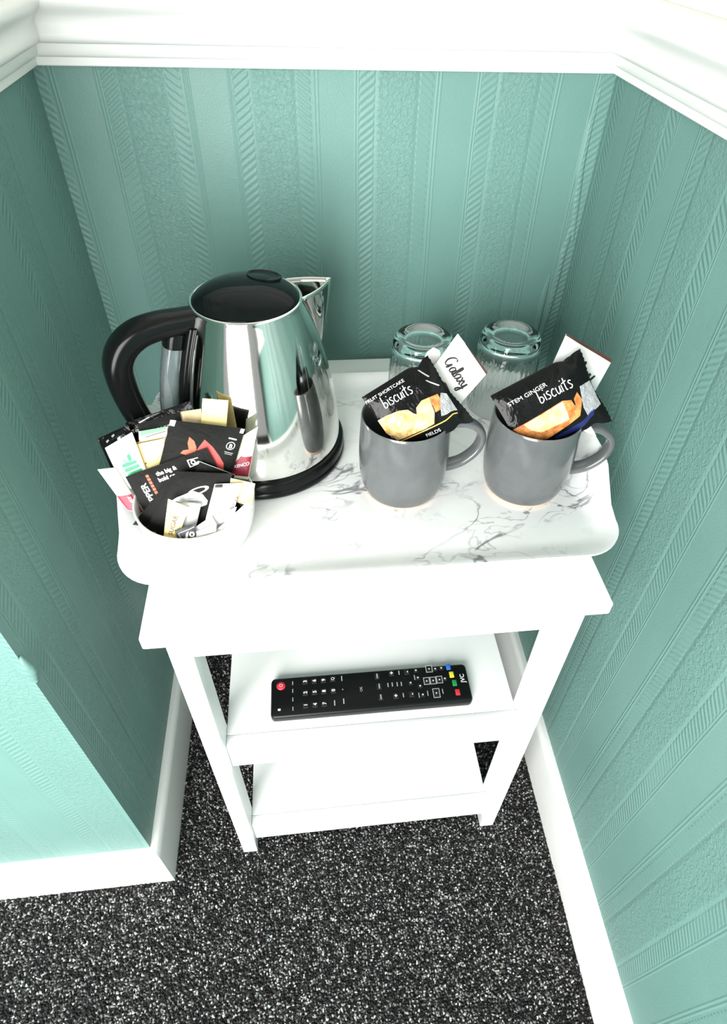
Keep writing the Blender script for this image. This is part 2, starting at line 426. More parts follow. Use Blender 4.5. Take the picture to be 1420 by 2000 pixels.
sm = sp_o.modifiers.new('thick', 'SOLIDIFY'); sm.thickness = .0009; sm.offset = 0
# handle
HA = math.radians(203)
hp = [(.050, .172), (.066, .172), (.084, .1722), (.104, .1690), (.120, .1590), (.1290, .1430), (.1300, .122), (.1270, .098), (.1210, .074), (.1110, .054), (.097, .042), (.083, .039)]
sweep_planar('handle', [tuple(p) for p in smooth_path(hp, 6)], lambda t: .0098+.0030*math.sin(PI*t), lambda t: .0125+.002*math.sin(PI*t), M_blk, kt, None, HA, 3.0, 24)
gp = [(kr(.148)+.0120, .150), (kr(.12)+.0125, .120), (kr(.09)+.0125, .090), (kr(.06)+.0125, .060)]
sweep_planar('gauge_strip', [(kr(z)+.0005, z) for z in np.linspace(.168, .045, 14)], .0035, .0145, M_blk, kt, None, HA, 5, 20)
sweep_planar('water_gauge', [tuple(p) for p in smooth_path(gp, 6)], .0088, .0095, M_gauge, kt, None, HA, 2.4, 24)
sweep_planar('gauge_cap', [(kr(.162)+.0115, .164), (kr(.155)+.0118, .156), (kr(.150)+.0118, .1495)], .0100, .0108, M_blk, kt, None, HA, 2.4, 24)

# ------------------------------------------------------------------ mugs
M_mug = mat('grey_stoneware_glaze', rgb(86, 89, 90), .2, spec=.5, coat=.2)
k = NT(M_mug); n1 = k.noise(k.co(), 35, 4, .6); c0 = rgb(86, 89, 90)
k.color(k.ramp(n1, [(.3, tuple(x*.88 for x in c0)), (.7, tuple(x*1.12 for x in c0))])); k.bump(k.noise(k.co(), 50, 2), .0006, .4)
M_foot = mat('bare_stoneware_foot', rgb(222, 196, 176), .7)
def mug(loc, ha, label):
    t = empty('mug', loc, label, 'mug', 'grey mugs on the tray')
    lathe('foot', [(0, 0), (.0365, 0), (.0390, .0012), (.0398, .0042), (.036, .0045), (0, .0045)], M_foot, t, n=72)
    pr = [(.0392, .0042), (.0408, .0065), (.0438, .016), (.0458, .030), (.0465, .045), (.0462, .062), (.0453, .080), (.0446, .0915)]
    inn = [(.0438, .0950), (.0428, .0945), (.0422, .092), (.0424, .080), (.0428, .060), (.0428, .035), (.0405, .014), (.034, .0085), (0, .0075)]
    outer = [tuple(p) for p in smooth_path(pr, 4)]
    lathe('body', [(0, .0042)]+outer+[(.0444, .0940)]+inn, M_mug, t, n=96)
    hp = [(.0425, .081), (.054, .081), (.068, .0775), (.0795, .068), (.0825, .055), (.0775, .041), (.066, .030), (.054, .0255), (.0425, .0245)]
    sweep_planar('handle', [tuple(p) for p in smooth_path(hp, 6)], .0042, lambda q: .0092-.0018*math.sin(PI*q), M_mug, t, None, ha, 2.6, 20)
    return t
mug((.3535, -.305, ZP), math.radians(4), 'grey stoneware mug nearer the kettle holding a shortcake biscuit pack')
mug((.486, -.3125, ZP), math.radians(-6), 'grey stoneware mug at the right edge holding a ginger biscuit pack')

# ------------------------------------------------------------------ tumblers, upside down
M_glass = mat('clear_glass', (1.0, 1.0, 1.0), .0, trans=1, ior=1.46)
def tumbler(loc, label):
    H = .1
    out = [(.0395, .0), (.0402, .0015), (.0398, .010), (.0390, .040), (.0378, .070), (.0360, .088), (.0345, .0950), (.0322, .0988), (.0285, .1000), (.0250, .0996), (.0215, .0975), (.0180, .0962), (0, .0958)]
    inn = [(0, .0865), (.020, .0865), (.029, .0850), (.0330, .0810), (.0350, .070), (.0368, .040), (.0380, .010), (.0386, .0015), (.0391, 0)]
    prof = [tuple(p) for p in smooth_path(out, 3)]; no = len(prof)
    prof += [tuple(p) for p in smooth_path(inn, 3)]
    prof += [prof[0]]
    def fr(a, r, z, j):
        if j < no and r > .03:
            env = sstep(.004, .012, z)*sstep(.078, .062, z); return r-.0009*env*(.5+.5*math.cos(a*36))
        return r
    o = lathe('glass_tumbler', prof, M_glass, None, loc, n=216, fr=fr, sharp=70)
    return tag(o, label, 'glass', 'upturned tumblers at the back of the tray')
tumbler((.394, -.1625, ZP), 'upturned ribbed glass tumbler behind the mug nearer the kettle')
tumbler((.498, -.1605, ZP), 'upturned ribbed glass tumbler behind the rightmost mug')

# ------------------------------------------------------------------ bowl
M_bowl = mat('white_glazed_china', (.84, .84, .80), .16, spec=.5)
bo = [(0, .0005), (.026, .0), (.036, .0), (.0415, .0025), (.0468, .011), (.0512, .024), (.0540, .038), (.0552, .050), (.0555, .0525), (.0548, .0538), (.0534, .0530), (.0528, .050), (.0515, .038), (.0487, .024), (.0440, .012), (.036, .006), (.02, .0048), (0, .0045)]
bowl = lathe('sachet_bowl', [tuple(p) for p in smooth_path(bo, 3)], M_bowl, None, (.1475, -.3625, ZP), n=96)
tag(bowl, 'round white china bowl full of tea and sugar sachets on the tray', 'bowl')

# ------------------------------------------------------------------ sachets: puffed sheets with printed decals
CORN = {
 'tea_orange':((.1325,-.3202,.7264),(.1990,-.3260,.7172),(.1658,-.3716,.6442),(.1003,-.3681,.6497)),
 'clipper':((.0878,-.3510,.6872),(.1626,-.3387,.7068),(.1931,-.3731,.6517),(.1140,-.3861,.6309)),
 'clipper_corner':((.1569,-.3492,.6999),(.1871,-.3566,.6881),(.1525,-.3926,.6306),(.1158,-.3833,.6454)),
 'cup':((.1375,-.3617,.6998),(.1869,-.3642,.6958),(.1571,-.3969,.6435),(.1036,-.3895,.6553)),
 'cup_behind':((.1316,-.3596,.6933),(.1781,-.3624,.6888),(.1468,-.3891,.6461),(.0920,-.3826,.6564)),
 'sugar':((.1310,-.3866,.6898),(.1481,-.3913,.6824),(.1343,-.4072,.6568),(.1228,-.4060,.6589)),
 'whitegrey':((.1359,-.3841,.6840),(.1580,-.3859,.6810),(.1450,-.4076,.6462),(.1285,-.4060,.6488)),
 'greylogo':((.1345,-.4056,.6694),(.1529,-.4032,.6732),(.1535,-.4113,.6603),(.1370,-.4116,.6597)),
 'gar':((.1706,-.3728,.6920),(.1950,-.3729,.6918),(.1737,-.4022,.6450),(.1502,-.4034,.6430)),
 'gar_fold':((.1672,-.3919,.6714),(.1889,-.3884,.6771),(.1847,-.3943,.6677),(.1567,-.3988,.6604)),
 'tan_right':((.1844,-.3663,.6926),(.2059,-.3696,.6873),(.2009,-.3810,.6690),(.1805,-.3767,.6759)),
 'white_low':((.1997,-.3899,.6846),(.2036,-.3927,.6801),(.1723,-.4055,.6596),(.1695,-.4030,.6636)),
 'white_mid':((.1669,-.3960,.6748),(.1710,-.4006,.6674),(.1430,-.4097,.6529),(.1442,-.4034,.6630)),
 'white_flat':((.1714,-.4037,.6724),(.1702,-.4077,.6661),(.1515,-.4106,.6613),(.1533,-.4068,.6675)),
 'kenco_r':((.1926,-.3260,.7071),(.2101,-.3210,.7152),(.1970,-.3473,.6731),(.1811,-.3456,.6758)),
 'tan_back':((.1378,-.3019,.7219),(.1577,-.3008,.7237),(.1531,-.3431,.6559),(.1314,-.3426,.6568)),
 'cream_back':((.1607,-.3001,.7347),(.1842,-.3016,.7324),(.1695,-.3475,.6589),(.1470,-.3464,.6607)),
 'milk':((.0709,-.3303,.7053),(.0965,-.3232,.7167),(.1071,-.3470,.6786),(.0838,-.3519,.6707)),
 'cream':((.0950,-.3247,.7052),(.1243,-.3223,.7091),(.1158,-.3435,.6753),(.0898,-.3452,.6725)),
 'whitegreen':((.1004,-.3166,.7122),(.1268,-.3148,.7151),(.1190,-.3397,.6754),(.0966,-.3416,.6723)),
 'black_foil':((.0621,-.3185,.7072),(.0910,-.3123,.7172),(.1061,-.3359,.6794),(.0748,-.3401,.6727)),
 'black_tear':((.0863,-.3036,.7131),(.1478,-.2941,.7285),(.1552,-.3200,.6869),(.0988,-.3289,.6728)),
 'black_text':((.0987,-.3088,.7149),(.1382,-.3036,.7231),(.1432,-.3294,.6819),(.1039,-.3346,.6736)),
 'kenco_l':((.0627,-.3426,.6906),(.0786,-.3421,.6913),(.0992,-.3655,.6539),(.0845,-.3638,.6567)),
 'biscuit1':((.3087,-.3098,.7355),(.3709,-.2920,.7663),(.4143,-.3296,.7165),(.3446,-.3376,.6873)),
 'galaxy1':((.4047,-.2683,.7757),(.4345,-.2871,.7431),(.3865,-.3129,.6984),(.3628,-.2947,.7299)),
 'stick':((.3746,-.2666,.7591),(.3907,-.2658,.7615),(.3801,-.2979,.6732),(.3683,-.2978,.6735)),
 'biscuit2':((.4313,-.3171,.7366),(.5155,-.2972,.7712),(.5497,-.3377,.7152),(.4649,-.3445,.6893)),
 'galaxy2':((.5121,-.2715,.7741),(.5626,-.2822,.7500),(.5351,-.3049,.6990),(.4864,-.2974,.7158)),
 'white_tip':((.5260,-.3178,.7149),(.5307,-.3221,.7125),(.5375,-.3412,.7015),(.5241,-.3351,.7050)),
}
EXT = {'tea_orange': 0.044, 'clipper': 0.03, 'clipper_corner': 0.03, 'whitegrey': 0.012, 'gar': 0.03, 'white_mid': 0.01, 'kenco_r': 0.002, 'tan_back': 0.05, 'cream_back': 0.05, 'cream': 0.002, 'whitegreen': 0.018, 'black_foil': 0.014, 'black_tear': 0.022, 'black_text': 0.024, 'galaxy1': 0.02, 'galaxy2': 0.025}   # length tucked out of sight in the bowl or mug
def paper(name, c, rough=.5, spec=.35, wr=.0006, sc_=90):
    m = mat(name, c, rough, spec=spec); k = NT(m); k.bump(k.noise(k.co(), sc_, 3, .6, .5), wr, .8); return m
M_bpaper = paper('black_paper', (.008, .0085, .0075), .42, .07)
M_bfoil = paper('black_foil', (.004, .0045, .0045), .17, .20, .0020, 60)
M_wpaper = paper('white_paper', (.84, .84, .82), .5)
M_gpaper = paper('grey_paper', (.40, .41, .41), .5)
M_dgrey = paper('charcoal_paper', (.05, .053, .055), .45)
M_tan = paper('tan_paper', rgb(232, 208, 164), .55)
M_cream_p = paper('cream_paper', rgb(246, 222, 152), .55)
M_pale = paper('pale_green_foil', rgb(232, 236, 208), .35)
M_print_w = mat('white_ink', (.85, .85, .84), .5)
M_print_k = mat('black_ink', (.01, .009, .008), .5)
M_print_o = mat('orange_ink', rgb(232, 92, 58), .5)
M_print_r = mat('red_ink', rgb(196, 62, 58), .5)
M_crim = mat('crimson_ink', rgb(146, 26, 56), .45)
M_green = mat('green_ink', rgb(38, 158, 98), .5)
M_lgreen = mat('light_green_ink', rgb(112, 190, 128), .5)
M_brown = mat('brown_ink', rgb(92, 70, 52), .5)
M_choc = mat('chocolate_brown', rgb(74, 42, 36), .45)
M_gold = mat('gold_ink', rgb(214, 172, 84), .4)
M_silver = mat('silver_glint_and_mark', (.62, .64, .66), .18, metal=.7)  # bright patches painting highlights onto foil and film, plus one small mark
M_film = paper('crinkled_clear_film', (.30, .31, .32), .16, .9, .004, 160)
M_blue = mat('navy_ink', rgb(22, 30, 84), .35)
def biscuit_mat(name, lo, hi):
    m = mat(name, hi, .6); k = NT(m); k.color(k.ramp(k.noise(k.co(), 160, 4, .65), [(.35, lo), (.62, hi)])); return m
M_cookie = biscuit_mat('shortcake_print', rgb(196, 140, 74), rgb(244, 214, 150))
M_cookie2 = biscuit_mat('ginger_crust_print', rgb(160, 86, 36), rgb(214, 142, 76))
M_cookie3 = biscuit_mat('ginger_crumb_print', rgb(222, 172, 108), rgb(246, 216, 164))

class Sachet:
    def __init__(s, key, name, m, label, cat, group=None, puff=.0022, wrinkle=.0005, thick=.0006, seed=0, nu=18, nv=18, edge=None, shape=None):
        Q = np.array(CORN[key]); s.o0 = Q.mean(0); s.Q = Q-s.o0
        s.n = np.cross(s.Q[1]-s.Q[0], s.Q[0]-s.Q[3]); s.n /= np.linalg.norm(s.n)
        s.w = (np.linalg.norm(s.Q[1]-s.Q[0])+np.linalg.norm(s.Q[2]-s.Q[3]))/2; s.h = (np.linalg.norm(s.Q[3]-s.Q[0])+np.linalg.norm(s.Q[2]-s.Q[1]))/2
        s.vis = 1-EXT.get(key, 0)/s.h
        s.puff, s.wr, s.th = puff, wrinkle, thick; s.edge = edge
        R = random.Random(seed+len(key)*7); s.ws = [(R.uniform(-9, 9), R.uniform(-9, 9), R.uniform(0, 6.3)) for _ in range(4)]
        V, F = [], []
        for side in (1, -1):
            for i in range(nv+1):
                for j in range(nu+1):
                    V.append(s.at(j/nu, i/nv, side))
        m1 = (nu+1)*(nv+1)
        for i in range(nv):
            for j in range(nu):
                a = i*(nu+1)+j
                F.append((a, a+nu+1, a+nu+2, a+1)); F.append((m1+a, m1+a+1, m1+a+nu+2, m1+a+nu+1))
        bd = [j for j in range(nu+1)]+[i*(nu+1)+nu for i in range(1, nv+1)]+[nv*(nu+1)+j for j in range(nu-1, -1, -1)]+[i*(nu+1) for i in range(nv-1, 0, -1)]
        for i in range(len(bd)):
            a, b = bd[i], bd[(i+1) % len(bd)]; F.append((a, b, b+m1, a+m1))
        bm = bmesh.new(); vv = [bm.verts.new(tuple(v)) for v in V]
        for f in F: bm.faces.new([vv[i] for i in f])
        s.ob = from_bm(name, bm, m, loc=tuple(s.o0), smooth=True, sharp=60)
        tag(s.ob, label, cat, group)
    def at(s, u, v, side=1, eps=0):
        """u right 0..1, v down 0..1"""
        Q = s.Q; p = (Q[0]*(1-u)+Q[1]*u)*(1-v)+(Q[3]*(1-u)+Q[2]*u)*v
        if s.edge: 
            du, dv = s.edge(u, v); p = p+(Q[1]-Q[0])*du+(Q[3]-Q[0])*dv
        uu, vv = min(max(u, 0), 1), min(max(v, 0), 1)
        h = s.puff*(1-(2*uu-1)**4)*(1-(2*vv-1)**4)
        wv = s.wr*sum(math.sin(a*u+b*v+c) for a, b, c in s.ws)/2
        return p+s.n*(side*(h+s.th/2+eps)+wv)
    def uv(s, a, b):  # metres from the top left corner, b downwards
        return a/s.w, b/s.h
    def decal(s, name, polys, m, eps=.00018, parent=None, cuts=0):
        """polys: list of (verts2d in metres [x right, y down], faces)"""
        V, F = [], []
        for vs2, fs in polys:
            b0 = len(V)
            for x, y in vs2:
                V.append(s.at(*s.uv(x, y), 1, eps))
            F += [tuple(b0+i for i in f) for f in fs]
        bm = bmesh.new(); vv = [bm.verts.new(tuple(v)) for v in V]
        for f in F:
            try: bm.faces.new([vv[i] for i in f])
            except ValueError: pass
        me = bpy.data.meshes.new(name); bm.normal_update(); bm.to_mesh(me); bm.free()
        return link_obj(name, me, m, parent or s.ob)
    def poly(s, name, pts, m, eps=.00018, parent=None, res=5):
        """filled polygon in u,v coordinates, subdivided so it follows the puffed sheet"""
        bm = bmesh.new(); vv = [bm.verts.new((x*s.w, y*s.h*s.vis, 0)) for x, y in pts]; f = bm.faces.new(vv)
        bmesh.ops.triangulate(bm, faces=[f])
        bmesh.ops.subdivide_edges(bm, edges=bm.edges[:], cuts=res, use_grid_fill=True)
        bmesh.ops.triangulate(bm, faces=bm.faces[:])
        bm.verts.index_update()
        vs2 = [(v.co.x, v.co.y) for v in bm.verts]; fs = [tuple(v.index for v in f.verts) for f in bm.faces]; bm.free()
        return s.decal(name, [(vs2, fs)], m, eps, parent)
    def text(s, name, body, u, v, size, m, ang=0, eps=.00026, bold=0, parent=None, stretch=1.0, align='LEFT'):
        vs2, fs = text_mesh(body, size, bold, align)
        c, n = math.cos(math.radians(ang)), math.sin(math.radians(ang)); x0, y0 = u*s.w, v*s.h*s.vis
        return s.decal(name, [([(x0+x*stretch*c+y*n, y0+x*stretch*n-y*c) for x, y in vs2], fs)], m, eps, parent)
    def script(s, name, word, u, v, size, m, ang=0, pen=.13, eps=.00026, slant=.15, parent=None, gap=.28, taper=.0):
        c, n = math.cos(math.radians(ang)), math.sin(math.radians(ang)); x0, y0 = u*s.w, v*s.h*s.vis; polys = []
        for st in script_strokes(word, gap, slant):
            P = smooth_path(st, 6) if len(st) > 2 else [np.array(q) for q in st]
            vs2 = []
            for i, p in enumerate(P):
                d = P[min(i+1, len(P)-1)]-P[max(i-1, 0)]; d = d/(np.linalg.norm(d)+1e-9); nn = np.array([-d[1], d[0]])
                wd = pen/2*(1+taper*abs(d[1])-taper*.5)
                for sg in (1, -1):
                    q = (p+nn*wd*sg)*size; vs2.append((x0+q[0]*c+q[1]*n, y0+q[0]*n-q[1]*c))
            polys.append((vs2, [(2*i, 2*i+1, 2*i+3, 2*i+2) for i in range(len(P)-1)]))
        return s.decal(name, polys, m, eps, parent)
    def ring(s, name, u, v, r0, r1, m, eps=.00026, sx=1, parent=None):
        vs2 = []; x0, y0 = u*s.w, v*s.h*s.vis; N = 28
        for i in range(N):
            a = 2*PI*i/N
            for r in (r0, r1): vs2.append((x0+sx*r*math.cos(a), y0+r*math.sin(a)))
        return s.decal(name, [(vs2, [(2*i, 2*i+1, (2*i+3) % (2*N), (2*i+2) % (2*N)) for i in range(N)])], m, eps, parent)
_tc = {}
def text_mesh(body, size, bold=0, align='LEFT'):
    key = (body, bold, align)
    if key not in _tc:
        cu = bpy.data.curves.new('txt', 'FONT'); cu.body = body; cu.size = 1; cu.offset = bold; cu.resolution_u = 3; cu.align_x = align
        o = bpy.data.objects.new('txt', cu); col.objects.link(o)
        dg = bpy.context.evaluated_depsgraph_get(); me = bpy.data.meshes.new_from_object(o.evaluated_get(dg))
        _tc[key] = ([(v.co.x, v.co.y) for v in me.vertices], [tuple(p.vertices) for p in me.polygons])
        bpy.data.objects.remove(o); bpy.data.curves.remove(cu); bpy.data.meshes.remove(me)
    vs2, fs = _tc[key]
    return [(x*size, y*size) for x, y in vs2], fs
GLY = {
 'b': (.62, [[(.02, 1.75), (.03, .9), (.05, .05), (.32, -.02), (.56, .28), (.46, .66), (.22, .74), (.06, .52)]]),
 'i': (.12, [[(.03, .95), (.06, .4), (.10, .0)], [(.05, 1.38), (.08, 1.50)]]),
 's': (.5, [[(.48, .95), (.25, 1.02), (.08, .82), (.26, .56), (.46, .32), (.30, .02), (.02, .06)]]),
 'c': (.55, [[(.52, .86), (.30, .98), (.06, .62), (.08, .2), (.30, 0), (.56, .14)]]),
 'u': (.6, [[(.03, .95), (.05, .35), (.20, .02), (.42, .2), (.54, .92), (.54, .4), (.62, .02)]]),
 't': (.5, [[(.24, 1.6), (.22, .8), (.26, .1), (.44, .04)], [(-.12, 1.02), (.18, 1.08), (.52, 1.18)]]),
 'G': (1.15, [[(1.02, 1.62), (.86, 1.86), (.50, 1.78), (.14, 1.30), (.02, .70), (.22, .24), (.56, .30), (.84, .78), (.90, .92), (.80, .30), (.62, -.02)]]),
 'a': (.72, [[(.56, .84), (.34, .96), (.06, .56), (.10, .12), (.34, .08), (.56, .56), (.60, .92), (.58, .4), (.68, .04), (.82, .14)]]),
 'l': (.34, [[(.02, .14), (.26, .9), (.36, 1.6), (.22, 1.82), (.10, 1.3), (.10, .4), (.22, .02), (.40, .14)]]),
 'x': (.62, [[(.02, .84), (.16, .92), (.32, .5), (.48, .04), (.66, .10)], [(.62, .94), (.32, .48), (.02, .02)]]),
 'y': (.66, [[(.02, .92), (.08, .40), (.24, .10), (.44, .34), (.58, .94), (.52, .2), (.34, -.7), (.10, -.86), (.06, -.58), (.34, -.14), (.74, .14)]]),
}
def script_strokes(word, gap, slant):
    x = 0; out = []
    for ch in word:
        wd, sts = GLY[ch]
        for st in sts: out.append([(x+px+slant*py, py) for px, py in st])
        x += wd+gap
    return out
BG = 'sachets in the white bowl'
# --- back row
s = Sachet('black_tear', 'tea_sachet', M_bfoil, 'long black foil sachet at the back of the bowl beneath the kettle handle', 'sachet', BG, .0010, .0005, seed=1)
s.text('printed_text', 'Tear', .05, .42, .0046, M_print_w, -2, bold=.02); s.text('printed_text', 'Tear', .56, .40, .0046, M_print_w, 0, bold=.02)
s.poly('printed_line', [(.50, .56), (.78, .52), (.78, .56), (.50, .61)], M_print_w)
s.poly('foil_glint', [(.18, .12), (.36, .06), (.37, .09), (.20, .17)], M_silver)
s = Sachet('black_text', 'tea_sachet', M_bpaper, 'black paper sachet with small grey symbols behind the white and green sachet', 'sachet', BG, .0010, .0003, seed=2)
s.ring('printed_symbol', .26, .42, .0010, .0018, M_gpaper)
for q in range(5): s.poly('printed_symbol', [(.40+q*.085, .34), (.46+q*.085, .33), (.46+q*.085, .47), (.40+q*.085, .48)], M_gpaper)
s = Sachet('tan_back', 'sugar_sachet', M_tan, 'tan paper sachet beside the tallest cream sachet at the back', 'sachet', BG, .001, .0003, seed=3)
s = Sachet('cream_back', 'sugar_sachet', M_cream_p, 'tallest plain cream sachet standing against the steel kettle', 'sachet', BG, .001, .0003, seed=4)
s = Sachet('black_foil', 'tea_sachet', M_bfoil, 'crumpled black foil sachet at the far left of the bowl', 'sachet', BG, .0012, .0012, seed=5)
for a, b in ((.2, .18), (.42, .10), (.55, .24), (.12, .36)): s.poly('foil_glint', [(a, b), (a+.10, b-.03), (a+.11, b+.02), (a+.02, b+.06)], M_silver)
s = Sachet('whitegreen', 'sweetener_sachet', M_wpaper, 'white sachet with a green top band behind the cream sachet', 'sachet', BG, .0008, .0003, seed=6)
s.poly('green_band', [(.06, .0), (.98, .0), (.94, .09), (.25, .06), (.21, .16), (.06, .16)], M_lgreen)
s.poly('printed_line', [(.25, .20), (.95, .12), (.95, .15), (.25, .235)], M_brown)
s = Sachet('cream', 'sugar_sachet', M_cream_p, 'plain cream sachet between the milk stick and black tea envelope', 'sachet', BG, .0012, .0003, seed=7)
s.poly('printed_line', [(.02, .01), (.98, .01), (.98, .035), (.02, .045)], M_brown)
s.poly('printed_dot', [(.42, .56), (.47, .55), (.48, .59), (.43, .60)], M_brown)
s = Sachet('milk', 'milk_sachet', M_wpaper, 'white milk stick sachet with green lettering and leaf at left', 'sachet', BG, .0014, .0003, seed=8)
s.poly('letter_print', [(.27, .50), (.34, .47), (.80, .52), (.82, .57), (.74, .58), (.31, .55)], M_green)
s.poly('letter_print', [(.29, .60), (.35, .58), (.84, .61), (.86, .67), (.78, .68), (.33, .66)], M_green)
s.poly('letter_print', [(.32, .71), (.40, .69), (.88, .71), (.90, .76), (.82, .77), (.36, .76)], M_green)
s.poly('letter_print', [(.36, .82), (.44, .80), (.92, .81), (.93, .86), (.85, .87), (.40, .87)], M_green)
s.poly('leaf_print', [(.56, .37), (.62, .34), (.69, .37), (.70, .44), (.66, .49), (.57, .49)], M_green)
s.poly('leaf_print', [(.33, .39), (.42, .39), (.50, .45), (.56, .50), (.48, .51), (.38, .45)], M_lgreen)
for a, b in ((.52, .16), (.72, .12), (.35, .20)): s.poly('printed_dot', [(a, b), (a+.05, b-.01), (a+.06, b+.02), (a+.01, b+.03)], M_gpaper)
s = Sachet('tea_orange', 'tea_sachet', M_bpaper, 'black tea envelope with orange leaves and red peak print', 'sachet', BG, .0014, .0004, seed=9)
s.poly('leaf_print', [(.30, .27), (.38, .34), (.43, .45), (.44, .52), (.39, .55), (.34, .51), (.30, .39)], M_print_o)
s.poly('leaf_print', [(.24, .59), (.27, .53), (.36, .50), (.43, .53), (.40, .58), (.33, .62)], M_print_o)
s.poly('peak_print', [(.51, .29), (.65, .42), (.77, .58), (.85, .71), (.90, .96), (.78, .97), (.61, .55), (.44, .51)], M_print_r)
s.ring('printed_logo', .875, .36, .0033, .0039, M_print_w); s.text('printed_logo', 'B', .875, .405, .0058, M_print_w, 3, bold=.012, align='CENTER')
s.poly('printed_logo', [(.82, .20), (.93, .22), (.93, .245), (.82, .225)], M_print_w); s.poly('printed_logo', [(.815, .475), (.935, .50), (.935, .512), (.815, .487)], M_gpaper); s.poly('printed_logo', [(.825, .51), (.925, .53), (.925, .54), (.825, .52)], M_gpaper)
s.poly('corner_mark', [(.0, .0), (.075, .0), (.07, .11), (.0, .10)], M_print_w); s.poly('corner_mark', [(.945, .01), (.995, .015), (.99, .10), (.94, .095)], M_print_w)
s = Sachet('kenco_r', 'coffee_sachet', M_pale, 'pale coffee stick with crimson band leaning against the kettle', 'sachet', BG, .0014, .0003, seed=10)
s.poly('crimson_band', [(.02, .68), (.32, .52), (.55, .56), (.98, .58), (.98, .99), (.02, .99)], M_crim)
s.text('printed_text', 'KENCO', .07, .80, .0045, M_print_w, -8, bold=.02)
s = Sachet('kenco_l', 'coffee_sachet', M_pale, 'pale coffee stick with crimson lower end poking out at far left', 'sachet', BG, .0014, .0003, seed=11)
s.poly('crimson_band', [(.02, .64), (.36, .62), (.98, .57), (.98, .99), (.02, .99)], M_crim)
s.text('printed_text', 'KENCO', .62, .64, .0046, M_print_w, 88, bold=.02)
# --- middle
s = Sachet('clipper', 'tea_sachet', M_bpaper, 'black tea envelope reading the big & bold one, tilted left', 'sachet', BG, .0010, .0003, seed=12)
s.text('printed_text', 'the big &', .335, .22, .0054, M_print_w, 0, bold=.03); s.text('printed_text', 'bold one', .325, .36, .0054, M_print_w, 0, bold=.03)
s.text('printed_text', 'CLIPPER', .19, .98, .0082, M_print_w, -92, bold=.02)
[s.poly('printed_mark', [(.215, v), (.25, v), (.25, v+.062), (.215, v+.062)], M_print_o, res=2) for v in (.12, .20, .28, .36, .44, .52, .60, .68)]
s.poly('printed_logo', [(.73, .11), (.86, .13), (.86, .15), (.73, .13)], M_print_w); s.poly('printed_logo', [(.73, .11), (.745, .11), (.735, .28), (.72, .28)], M_print_w); s.poly('printed_logo', [(.72, .27), (.85, .255), (.85, .275), (.72, .29)], M_print_w)
s.ring('printed_logo', .785, .20, .0012, .0024, M_print_w); s.poly('printed_logo', [(.79, .235), (.845, .21), (.86, .25), (.80, .26)], M_print_w)
s = Sachet('clipper_corner', 'tea_sachet', M_bpaper, 'black envelope with a pale top edge behind the mug print envelope', 'sachet', BG, .0010, .0003, seed=13)
s.poly('pale_edge', [(.0, .0), (1, .0), (1, .012), (.0, .012)], M_gpaper)
s = Sachet('cup_behind', 'tea_sachet', M_bpaper, 'black envelope whose lower left corner rests on the bowl rim', 'sachet', BG, .0010, .0003, seed=14)
s = Sachet('cup', 'coffee_sachet', M_bpaper, 'black envelope printed with a white mug at the bowl centre', 'sachet', BG, .0012, .0003, seed=15)
s.poly('mug_print', [(.37, .33), (.46, .29), (.62, .32), (.76, .41), (.77, .47), (.68, .52), (.54, .59), (.16, .49), (.23, .41)], M_print_w, res=4)
V = []
for i in range(24):
    a = 2*PI*i/24
    for q in (1, .66): V.append(((.53+.155*q*math.cos(a))*s.w, (.275-.05*q*math.cos(a)+.062*q*math.sin(a))*s.h))
s.decal('mug_print', [(V, [(2*i, 2*i+1, (2*i+3) % 48, (2*i+2) % 48) for i in range(24)])], M_print_w)
for q in range(4): s.poly('mug_shading', [(.40+q*.02, .37+q*.035), (.62, .35+q*.04), (.62, .358+q*.04), (.40+q*.02, .382+q*.035)], M_gpaper, eps=.0003, res=2)
s.text('printed_text', 'CL', .76, .235, .0050, M_print_w, 2, bold=.02)
# --- front row
s = Sachet('tan_right', 'sugar_sachet', M_tan, 'tan sachet standing at the right rim of the bowl', 'sachet', BG, .0008, .0003, seed=16)
s = Sachet('gar', 'sugar_sachet', M_wpaper, 'white sugar sachet with dark lettering at the bowl right', 'sachet', BG, .0014, .0004, seed=17)
s.text('printed_text', 'SUGAR', .95, .84, .0040, M_print_k, -80)
s.poly('dark_band', [(.02, .01), (.30, .01), (.32, .11), (.04, .11)], M_print_k); s.poly('printed_line', [(.33, .50), (.38, .48), (.42, .60), (.36, .61)], M_gpaper)
s = Sachet('whitegrey', 'sugar_sachet', M_gpaper, 'grey-white sachet just behind the tan sugar sachet', 'sachet', BG, .0010, .0003, seed=18)
s.poly('white_panel', [(.05, .03), (.95, .04), (.92, .35), (.05, .5)], M_print_w)
s = Sachet('sugar', 'sugar_sachet', M_cream_p, 'tan stick sachet reading SUGAR at the bowl front', 'sachet', BG, .0010, .0003, seed=19)
s.text('printed_text', 'SUGAR', .58, .86, .0060, M_brown, -86, bold=.012); s.poly('printed_line', [(.18, .30), (.26, .30), (.25, .70), (.17, .70)], M_gold, res=3)
s = Sachet('gar_fold', 'sugar_sachet', M_wpaper, 'white sachet lying flat at the right inside the bowl', 'sachet', BG, .0010, .0003, seed=20)
s = Sachet('white_mid', 'sugar_sachet', M_wpaper, 'small white sachet beside the grey logo sachet at front', 'sachet', BG, .0008, .0003, seed=21)
s = Sachet('white_low', 'sugar_sachet', M_wpaper, 'narrow white stick lying along the front right bowl rim', 'sachet', BG, .0008, .0003, seed=22)
s.poly('printed_line', [(.1, .2), (.25, .2), (.25, .6), (.1, .6)], M_gpaper, res=2)
s = Sachet('white_flat', 'sugar_sachet', M_wpaper, 'little white sachet nearest the front rim of the bowl', 'sachet', BG, .0008, .0003, seed=23)
